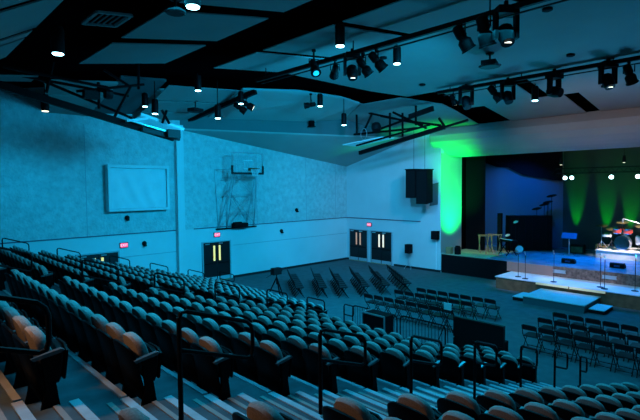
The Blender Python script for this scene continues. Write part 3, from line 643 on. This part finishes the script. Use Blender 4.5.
# ------------------------------------------------------------------ folding chairs on the floor
def new_fold():
    t = thing('folding_chair', (0, 0, 0), 'x', 'folding chair')
    MB().inflate([(-.2, .66), (.2, .66), (.215, .70), (.205, .80), (.17, .83), (-.17, .83), (-.205, .80), (-.215, .70)], [(.9, -.015), (1, -.01), (1, .01), (.9, .02)], lambda x, y, z: (x-.06-(z-.7)*.2-.05*(1-(y/.2)**2)*.6, y, z)).obj('backrest', 'foldseat', t)
    MB().inflate([(-.2, 0), (.2, 0), (.2, .36), (.14, .40), (-.14, .40), (-.2, .36)], [(.94, -.02), (1, -.01), (1, .01), (.94, .02)], lambda x, y, z: (z, y, .45+x+z*.05)).obj('seat', 'foldseat', t)
    mb = MB()
    for s in (-1, 1): mb.tube([(-.08, s*.215, .80), (.0, s*.215, .5), (.42, s*.215, 0)], .013, 6)
    mb.tube([(.36, -.215, .07), (.36, .215, .07)], .01, 5); mb.obj('front_leg', 'metal', t)
    mb = MB()
    for s in (-1, 1): mb.tube([(.30, s*.195, .44), (-.06, s*.195, 0)], .013, 6)
    mb.tube([(.0, -.195, .07), (.0, .195, .07)], .01, 5); mb.obj('rear_leg', 'metal', t)
    return t
fold = None
def put_fold(x, y, rz, label, grp):
    global fold
    if fold is None:
        fold = new_fold(); fold.location = (x, y, 0); fold.rotation_euler = (0, 0, rz); fold['label'] = label; fold['group'] = grp
    else: copy_tree(fold, (x, y, 0), rz, label, grp)
for r, (x, ya, n) in enumerate(((14.25, 12.1, 8), (15.65, 11.65, 7), (16.6, 11.2, 7))):
    for k in range(n): put_fold(x+.03*k, ya-.49*k, 0, 'black folding chair behind barriers, %s row from barrier, %s from left' % (ORD[r+1], ORD[k+1]), 'folding chairs behind the barrier')
for r, (x, ya, n) in enumerate(((14.45, 5.85, 7), (15.55, 5.8, 6), (16.55, 5.7, 6))):
    for k in range(n): put_fold(x, ya-.5*k, 0, 'black folding chair facing the stage steps, %s row from camera, %s from left' % (ORD[r+1], ORD[k+1]), 'folding chairs facing the stage steps')
SL = [((13.85, 16.35), (15.85, 19.24)), ((14.65, 15.65), (16.83, 18.42)), ((15.3, 14.95), (17.51, 17.7)), ((16.2, 14.4), (18.47, 17.14)), ((17.1, 13.9), (19.44, 16.59)), ((18.1, 13.4), (20.36, 16.08))]
for r, (a, b) in enumerate(SL):
    dx, dy = b[0]-a[0], b[1]-a[1]; l_ = math.hypot(dx, dy); n = 8; rz = math.atan2(-dx, dy)
    for k in range(n):
        u = (k+.35)/(n-.3); put_fold(a[0]+dx*u+.1, a[1]+dy*u-.08, rz, 'black folding chair by corner doors, %s slanted row from left, %s from near end' % (ORD[r+1], ORD[k+1]), 'slanted rows of folding chairs')

# ------------------------------------------------------------------ steel barriers, booth, tripod
def barrier(x, y0, y1, label, top=1.06):
    t = thing('crowd_barrier', (x, (y0+y1)/2, 0), label, 'barrier', 0, 'steel crowd barriers'); h = (y0-y1)/2
    pts = [(0, h, .0), (0, h, top-.12), (0, h-.04, top-.03), (0, h-.12, top), (0, -h+.12, top), (0, -h+.04, top-.03), (0, -h, top-.12), (0, -h, 0)]
    MB().tube(pts, .022, 6).tube([(0, h, .2), (0, -h, .2)], .018, 6).obj('frame', 'metal', t)
    n = int(2*h/.11)
    for k in range(1, n): MB().tube([(0, -h+2*h*k/n, .2), (0, -h+2*h*k/n, top)], .008, 4).obj('upright', 'metal', t)
    MB().bar((-.3, h-.1, .02), (.3, h-.1, .02), .05, .03).bar((-.3, -h+.1, .02), (.3, -h+.1, .02), .05, .03).obj('foot', 'metal', t)
barrier(11.75, 10.72, 8.85, 'black steel crowd barrier left of the open black case')
barrier(11.85, 8.8, 7.2, 'black steel crowd barrier between the open case and booth cabinet')
t = thing('road_case', (11.2, 9.1, tread_z(11.3)), 'open black road case with pale metal edges before the barriers', 'case')
MB().box((-.3, -.42, 0), (.15, .42, .95)).obj('body', 'black', t)
MB().bar((-.31, -.43, .96), (-.31, .43, .96), .04).bar((-.31, -.43, 0), (-.31, -.43, .96), .035).bar((-.31, .43, .96), (.15, .43, .96), .04).obj('metal_edge', 'silver', t)
MB().box((-.3, -.16, .3), (-.308, -.08, .5)).box((-.3, .28, .4), (-.308, .32, .6)).obj('latch', 'silver', t)
t = thing('booth_cabinet', (12.5, 6.45, 0), 'wide black booth cabinet with raised back panel among the seats', 'cabinet')
MB().box((-.1, -.72, 0), (0, .82, 1.18)).obj('back_panel', 'black', t)
MB().box((-.0, -.7, 0), (.25, .78, .75)).obj('body', 'black', t)
MB().bar((-.05, -.72, 1.2), (-.05, .82, 1.2), .12, .05).bar((-.11, -.7, .62), (-.11, .2, .62), .02, .03).obj('top_rail', 'dark', t)
MB().box((-.12, -.12, .50), (-.101, -.04, .55)).box((-.12, -.7, .42), (-.101, -.64, .46)).box((-.12, .78, .6), (-.101, .81, .63)).obj('indicator', 'silver', t)
t = thing('music_stand_stack', (13.3, 8.0, 0), 'tangled black stand with a small pale sheet behind the booth cabinet', 'stand')
MB().tube([(-.3, -.2, 0), (.1, .1, 1.2)], .015, 5).tube([(.3, -.2, 0), (-.1, .15, 1.15)], .015, 5).tube([(0, .35, 0), (0, -.1, 1.1)], .015, 5).tube([(-.3, -.3, .5), (.3, .3, .7)], .012, 5).obj('legs', 'metal', t)
MB().box((.0, -.12, 1.1), (.03, .14, 1.32)).obj('sheet', 'white', t)
t = thing('camera_tripod', (13.2, 16.7, 0), 'black tripod with a video camera on the floor by the left wall', 'tripod')
for k in range(3):
    a = .6+k*2.094; MB().tube([(0, 0, 1.02), (.52*math.cos(a), .52*math.sin(a), .0)], .03, 6).obj('leg', 'metal', t)
MB().tube([(0, 0, .7), (0, 0, 1.2)], .025, 8).obj('column', 'metal', t)
MB().box((-.25, -.12, 1.15), (.2, .12, 1.45)).lathe([(.06, 0), (.07, .12)], (.16, 0, 1.31), 10, 0, (1, 0, 0)).tube([(-.1, 0, 1.25), (-.5, .1, 1.05)], .012, 5).obj('video_camera', 'dark', t)

# ------------------------------------------------------------------ stage
mb = MB(); mb.box((24.2, -6, 0), (33, 14.99, 1.08), 0); struct(mb.obj('stage', 'black'), 'black stage body', 'stage')
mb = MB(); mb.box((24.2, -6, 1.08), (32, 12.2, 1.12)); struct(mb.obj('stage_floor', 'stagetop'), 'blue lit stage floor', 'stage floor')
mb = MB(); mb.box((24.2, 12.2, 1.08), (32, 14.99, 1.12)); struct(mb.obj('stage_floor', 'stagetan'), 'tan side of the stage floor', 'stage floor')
mb = MB(); mb.box((24.17, -6, .6), (24.2, 8.7, 1.1)); struct(mb.obj('stage_front', 'rock'), 'mottled brown front of the stage', 'stage front')
mb = MB(); mb.box((24.12, 8.7, .6), (24.2, 11.0, 1.08)); struct(mb.obj('stage_front', 'brick'), 'pink stone blocks at the stage front', 'stage front')
for y, l in ((8.4, 'pale rectangular vent in the stage front, left one'), (6.25, 'pale rectangular vent in the stage front, right one')):
    b = MB(); b.box((-.03, -.28, -.06), (0, .28, .06)); b.box((-.035, -.3, .06), (0, .3, .08)); b.box((-.035, -.3, -.08), (0, .3, -.06)); tag_loc(b, 'stage_vent', 'silver', (24.165, y, .87), l, 'vent')
t = struct(bpy.data.objects.new('middle_platform', None), 'pale topped platform before the stage with brown faces', 'platform'); COL.objects.link(t)
MB().box((22.25, -3, .56), (24.17, 10.75, .6)).obj('top', 'plat', t)
MB().box((22.29, -3, 0), (24.17, 10.71, .56)).obj('face', 'brown', t)
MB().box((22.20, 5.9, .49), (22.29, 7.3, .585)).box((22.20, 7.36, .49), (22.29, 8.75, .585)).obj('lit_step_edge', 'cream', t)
t = struct(bpy.data.objects.new('front_platform', None), 'low platform in front of the stage', 'platform'); COL.objects.link(t)
MB().box((20.15, 6.05, .30), (22.2, 8.5, .34)).obj('top', 'plat', t); MB().box((20.18, 6.07, 0), (22.18, 8.48, .30)).obj('face', 'platface', t)
for x, y, l in ((20.5, 5.45, 'low pale step block at the right side of the front platform'), (20.5, 8.52, 'low pale step block at the left side of the front platform')):
    b = MB(); b.box((0, 0, 0), (1.1, .55, .14), 0); b.box((-.01, -.01, .14), (1.11, .56, .17), 1); o = b.obj('step_block', ['dark', 'plat']); o.location = (x, y, 0); tag(o, l, 'step')
# stage enclosure
mb = MB(); mb.box((31.8, -6, 1.12), (32.1, 10.9, 8)); struct(mb.obj('wall_back', 'backwall'))
mb = MB(); mb.slab([(31.8, 10.9, 1.12), (29.3, 15.3, 1.12), (29.3, 15.3, 8), (31.8, 10.9, 8)], .2, 0, (.87, .49, 0)); struct(mb.obj('wall_back_left', 'bluewall'))
mb = MB(); mb.box((26.5, 15.0, 1.12), (30, 15.3, 8)); mb.box((26.4, -6, 7.6), (33, 15.3, 7.8)); struct(mb.obj('stage_ceiling', 'deck'), 'black stage ceiling', 'ceiling')
# stepped black masking along the top of the blue wall
mb = MB(); a = Vector((29.1, 15.2, 0)); b = Vector((31.5, 10.9, 0))
def wp(u, z): q = a.lerp(b, u); return (q.x, q.y, z)
mb.slab([wp(0, 7.7), wp(0, 6.75), wp(.22, 6.3), wp(.36, 6.25), wp(.54, 5.75), wp(.9, 5.4), wp(1, 5.35), wp(1, 7.7)], .08, 0, (-.87, -.49, 0))
tag(mb.obj('masking_drape', 'black'), 'black stepped masking drape over the blue lit wall', 'drape')
mb = MB(); vs = []; n = 60
for k in range(n+1):
    y = 13.75+1.2*k/n; x = 27.0+.09*math.sin(k*1.25); vs += [(x, y, 1.13), (x, y, 7.6)]
for k in range(n+1):
    y = 13.75+1.2*(n-k)/n; x = 27.06+.09*math.sin((n-k)*1.25); vs += [(x, y, 1.13), (x, y, 7.6)]
N = len(vs)//2; mb.add(vs, [(2*k, 2*((k+1) % N), 2*((k+1) % N)+1, 2*k+1) for k in range(N)])
tag(mb.obj('stage_curtain', 'black', None, True), 'black pleated stage curtain right of the green lit column', 'curtain')
# lamps over the stage
t = thing('stage_truss', (29.0, 7.5, 5.75), 'black lighting truss over the back of the stage', 'truss')
mb = MB()
for z in (0, .28):
    for x in (-.14, .14): mb.tube([(x, -5, z), (x, 2.8, z)], .025, 5)
for k in range(20): mb.tube([(-.14, -5+.4*k, 0), (-.14, -4.8+.4*k, .28), (-.14, -4.6+.4*k, 0)], .012, 4)
mb.obj('chords', 'dark', t); MB().tube([(0, -4, .28), (0, -4, 1.85)], .01, 4).tube([(0, 2.5, .28), (0, 2.5, 1.85)], .01, 4).obj('cable', 'dark', t)
for k, (y, l) in enumerate(((9.8, 'leftmost bright lamp on the stage truss'), (9.45, 'second bright lamp from the left on the stage truss'), (7.48, 'single bright lamp in the middle of the stage truss'), (6.27, 'bright lamp at the right picture edge on the stage truss'))):
    t = thing('stage_lamp', (28.85, y, 5.5), l, 'stage light')
    d = Vector((-.93, -.3, -.18)); MB().lathe([(.1, -.2), (.15, -.1), (.16, .05)], (0, 0, 0), 14, 0, d).obj('housing', 'dark', t, smooth=True)
    MB().lathe([(.105, 0), (.105, .006)], d*.055, 14, 0, d).obj('lens', 'lens3', t)
    MB().tube([(0, 0, .1), (0.1, 0, .26)], .02, 5).obj('clamp', 'dark', t)
for x, y, l in ((27.6, 9.6, 'small warm downlight under the stage ceiling, left one'), (27.6, 6.6, 'small warm downlight under the stage ceiling, right one')):
    t = thing('stage_downlight', (x, y, 6.2), l, 'stage light')
    MB().lathe([(.07, 0), (.09, .1), (.06, .35)], (0, 0, 0), 12).obj('housing', 'dark', t); MB().tube([(0, 0, .35), (0, 0, 1.39)], .012, 5).obj('hanger', 'dark', t)
    MB().lathe([(.06, -.012), (.06, -.002)], (0, 0, 0), 12).obj('lens', 'lens2', t)
# green and blue uplights at the back
for x, y, l in ((31.35, 10.1, 'left'), (31.35, 8.42, 'middle'), (31.35, 7.2, 'right')):
    zz = 1.12
    t = thing('floor_uplight', (x, y, zz), 'small black green uplight at the stage back wall, %s one of three' % l, 'stage light')
    MB().lathe([(.09, 0), (.1, .12), (.08, .2)], (0, 0, 0), 12).obj('housing', 'dark', t)
    spot('lamp', (x, y, zz+.25), (31.95, y, zz+4.0), 1500, (.0, 1, .01), 24, .9, .04, t)
spot('props_fill', (25.2, 11.0, 5.6), (26.6, 13.2, 1.8), 260, (1, .6, .35), 40, .8, .1)  # added warm spot for the stands beside the curtain
spot('blue_wall_light', (28.0, 11.2, 6.6), (30.4, 13.2, 4.0), 620, (.0, .15, 1), 90, .8, .2)
t = thing('column_uplight', (25.2, 14.45, 1.12), 'small black green uplight at the foot of the lit column', 'stage light')
MB().lathe([(.1, 0), (.11, .16), (.09, .24)], (0, 0, 0), 12).obj('housing', 'dark', t)
spot('lamp', (25.2, 14.45, 1.4), (25.1, 15.05, 4.2), 2600, (.0, 1, .02), 34, .7, .05, t)
spot('cove_fill', (23.3, 13.9, 2.6), (24.1, 14.5, 7.2), 2400, (.0, 1, .02), 50, 1.0, .3)  # added spot, carries the column's green onto the bulkhead; no fixture here
spot('column_fill', (24.9, 12.9, 1.4), (25.3, 15.05, 4.4), 3600, (.0, 1, .16), 72, .9, .1)  # second unseen green spot, added to fill the whole column face

# drum riser and kit
t = struct(bpy.data.objects.new('drum_riser', None), 'pale blue platform under the drum kit', 'platform'); COL.objects.link(t)
MB().box((28.5, 2.5, 1.12), (30.9, 8.05, 1.5)).obj('face', 'plat', t); MB().box((28.46, 2.5, 1.5), (30.9, 8.09, 1.54)).obj('top', 'plat', t)
spot('drum_light', (26.9, 5.6, 6.5), (29.2, 6.9, 1.9), 3600, (1, .9, .85), 30, .6, .1)
t = thing('drum_kit', (29.3, 6.95, 1.54), 'white and red drum kit with cymbals on the riser', 'drum kit'); t.scale = (1.35, 1.2, 1.35)
def drumpart(name, c, r, h, m, ax=(0, 0, 1)):
    o = MB().lathe([(r, 0), (r, h)], c, 18, 0, ax).lathe([(r*1.04, -.01), (r*1.04, .03)], c, 18, 1, ax).lathe([(r*1.04, h-.03), (r*1.04, h+.01)], c, 18, 1, ax)
    return o.obj(name, [m, 'chrome'], t, smooth=True)
drumpart('bass_drum', (-.25, 0, .30), .29, .42, 'drum', (1, 0, 0)); drumpart('tom', (-.1, .22, .70), .17, .2, 'drumred', (-.25, 0, 1)); drumpart('tom', (-.1, -.2, .70), .18, .2, 'drumred', (-.25, 0, 1))
drumpart('floor_tom', (.15, -.65, .25), .22, .36, 'drum'); drumpart('snare_drum', (-.1, .62, .5), .19, .14, 'drum')
for y, x, z in ((.85, -.1, .95), (-.7, -.15, 1.0), (.1, .2, 1.1), (-1.1, .1, .9), (.55, .3, .8)):
    MB().lathe([(.24, 0), (.05, .03), (.02, .05)], (x, y, z), 18, 0, (-.2, 0, 1)).obj('cymbal', 'cymbal', t, smooth=True)
    MB().tube([(x, y, z), (x, y, .1)], .014, 6).tube([(x, y, .35), (x-.25, y+.12, 0)], .012, 5).tube([(x, y, .35), (x+.2, y+.2, 0)], .012, 5).tube([(x, y, .35), (x+.1, y-.25, 0)], .012, 5).obj('cymbal_stand', 'chrome', t)
MB().lathe([(.16, .45), (.17, .52)], (.45, .1, 0), 14).tube([(.45, .1, 0), (.45, .1, .45)], .03, 6).obj('stool', 'pad', t)
t = thing('boom_microphone', (28.9, 5.75, 1.54), 'microphone on a tall boom stand over the drum kit', 'microphone')
MB().tube([(0, 0, 0), (0, 0, 1.45)], .016, 6).tube([(0, -.3, 1.3), (0, .75, 1.62), (0, 1.15, 1.72)], .013, 6).tube([(-.25, 0, 0), (.25, 0, .02)], .015, 5).tube([(0, -.25, 0), (0, .25, .02)], .015, 5).obj('stand', 'silver', t)
MB().lathe([(.03, 0), (.045, .1), (.03, .2)], (0, 1.15, 1.52), 10).obj('microphone_head', 'silver', t)
# microphone stands
def micstand(x, y, z, h, label):
    t = thing('microphone_stand', (x, y, z), label, 'microphone stand', 0, 'microphone stands on the middle platform')
    MB().tube([(0, 0, .02), (0, 0, h)], .014, 6).obj('pole', 'dark', t); MB().lathe([(.14, 0), (.14, .02), (.03, .035)], (0, 0, 0), 16).obj('base', 'dark', t)
    MB().lathe([(.018, 0), (.02, .1), (.035, .13), (.03, .19)], (0, 0, h), 10, 0, (-.5, 0, .85)).obj('microphone', 'silver', t)
for x, y, h, l in ((22.85, 9.85, 1.15, 'black microphone stand farthest left on the middle platform'), (22.6, 9.4, 1.15, 'black microphone stand second from left on the middle platform'), (22.75, 8.15, 1.3, 'black microphone stand alone above the left lit step edge'), (22.95, 6.28, 1.35, 'black microphone stand, left one of the close pair on platform'), (22.7, 6.05, 1.3, 'black microphone stand, right one of the close pair on platform'), (23.1, 5.02, 1.4, 'black microphone stand at the right picture edge on platform')):
    micstand(x, y, .6, h, l)
# monitors on stage
for x, y, l in ((25.4, 8.45, 'small dark wedge monitor on the blue stage floor, middle one'), (25.5, 6.3, 'small dark wedge monitor on the blue stage floor, right one')):
    t = thing('wedge_monitor', (x, y, 1.12), l, 'monitor speaker')
    MB().slab([(0, -.3, 0), (.35, -.3, 0), (.35, -.3, .12), (.12, -.3, .24), (0, -.3, .2)], .6, 0, (0, 1, 0)).obj('cabinet', 'black', t); MB().box((.2, -.25, .21), (.22, .25, .23)).box((-.006, -.12, .05), (0, .12, .14)).obj('grille', 'bluebox', t)
# equipment cabinet with cymbals behind
rz = math.atan2(-.73, .68)
t = thing('equipment_cabinet', (29.05, 11.9, 1.12), 'large black cabinet against the blue lit wall on stage', 'cabinet', rz)
MB().box((-1.28, -.35, 0), (1.25, .35, 2.12)).obj('body', 'black', t)
mb = MB()
for k in range(6): mb.box((-1.2+.42*k, -.37, .1), (-1.17+.42*k, -.351, 2.0))
mb.obj('panel_rib', 'dark', t)
t = thing('cymbal_rack', (30.35, 11.5, 1.12), 'dark cymbals and drum poking up behind the large black cabinet', 'cymbal stand')
for x, y, z in ((0, 0, 2.75), (-.25, .35, 2.5), (.3, -.1, 2.9), (.1, -.4, 3.3)):
    MB().lathe([(.3, 0), (.05, .05)], (x, y, z), 14, 0, (.2, .3, 1)).tube([(x, y, z), (x, y, 0)], .02, 5).obj('cymbal', 'dark', t)
# left side of the stage: stands, keyboard, chairs
def xstand(x, y, z, label, rz=0, m='wood', h=1.0):
    t = thing('keyboard_stand', (x, y, z), label, 'stand', rz)
    mb = MB()
    for s in (-.35, .35): mb.tube([(-.35, s, 0), (.3, s, h)], .025, 6); mb.tube([(.35, s, 0), (-.3, s, h)], .025, 6)
    mb.tube([(-.3, -.4, h), (-.3, .4, h)], .02, 5).tube([(.3, -.4, h), (.3, .4, h)], .02, 5); mb.obj('crossed_legs', m, t); return t
xstand(26.4, 13.35, 1.12, 'brown crossed stand beside the stage curtain', .6, 'wood', 1.0)
xstand(26.2, 12.75, 1.12, 'brown crossed stand second from the stage curtain', .2, 'wood', 1.1)
k_ = xstand(26.15, 11.9, 1.12, 'black crossed keyboard stand at the stage edge', -.5, 'metal', .8)
MB().box((-.2, -.6, .8), (.2, .6, .9)).obj('keyboard', 'black', k_); MB().box((-.18, -.55, .9), (-.05, .55, .91)).obj('keys', 'white', k_)
for x, y, h, l in ((27.5, 13.0, 2.3, 'tall thin black loudspeaker column before the blue wall'),):
    tag_loc(MB().box((-.1, -.12, 0), (.1, .12, h)), 'loudspeaker_column', 'black', (x, y, 1.12), l, 'loudspeaker')
def cymstand(x, y, h, label, cat='lamp'):
    t = thing('stage_prop', (x, y, 1.12), label, cat)
    MB().lathe([(.13, 0), (.15, .04), (.08, .09)], (0, 0, h), 14, 0, (-.4, .2, 1)).obj('disc', 'drum', t); MB().tube([(0, 0, 0), (0, 0, h)], .018, 5).tube([(-.2, 0, 0), (0, 0, .3), (.2, .1, 0)], .014, 5).obj('pole', 'dark', t)
cymstand(27.6, 12.55, .95, 'white tilted disc on a thin pole before the blue wall, lower left', 'stand')
cymstand(27.9, 12.2, 1.75, 'white tilted disc on a thin pole before the blue wall, topmost', 'stand')
t = thing('drum_on_floor', (27.2, 11.7, 1.12), 'small white drum lying at the foot of the black cabinet', 'drum')
MB().lathe([(.2, 0), (.2, .3)], (0, 0, .2), 16, 0, (-.7, -.4, .3)).obj('shell', 'drum', t, smooth=True); MB().lathe([(.21, 0), (.21, .03)], (0, 0, .2), 16, 0, (-.7, -.4, .3)).obj('hoop', 'chrome', t)
t = thing('music_stand', (28.3, 9.35, 1.12), 'blue music stand standing at mid stage', 'music stand')
MB().tube([(0, 0, 0), (0, 0, 1.0)], .03, 6).lathe([(.25, 0), (.25, .02)], (0, 0, 0), 14).obj('pole', 'silver', t); MB().slab([(-.1, -.4, .95), (-.1, .4, .95), (.1, .4, 1.25), (.1, -.4, 1.25)], .02).obj('desk', 'bluebox', t)
t = thing('guitar_amplifier', (29.6, 9.3, 1.12), 'small dark amplifier behind the blue music stand', 'amplifier')
MB().box((-.2, -.35, 0), (.2, .35, .5)).obj('cabinet', 'dark', t); MB().box((-.21, -.3, .05), (-.201, .3, .38)).obj('grille', 'brown', t)
t = thing('guitar_amplifier', (30.2, 8.2, 1.12), 'small brown amplifier left of the drum riser', 'amplifier')
MB().box((-.2, -.3, 0), (.2, .3, .55)).obj('cabinet', 'wood', t); MB().box((-.21, -.25, .05), (-.201, .25, .42)).obj('grille', 'dark', t)
# boxes by the wall edge on the stage ledge
tag_loc(MB().box((-.15, -.15, 0), (.15, .15, .35)).box((-.16, -.16, .35), (.16, .16, .38)), 'supply_box', 'wood', (24.45, 14.6, 1.12), 'brown box on the stage edge under the green column', 'box')
tag_loc(MB().box((-.15, -.12, 0), (.15, .12, .42)).box((-.1, -.1, .42), (.1, .1, .5)), 'supply_box', 'black', (24.5, 14.1, 1.12), 'black box on the stage edge right of the brown one', 'box')
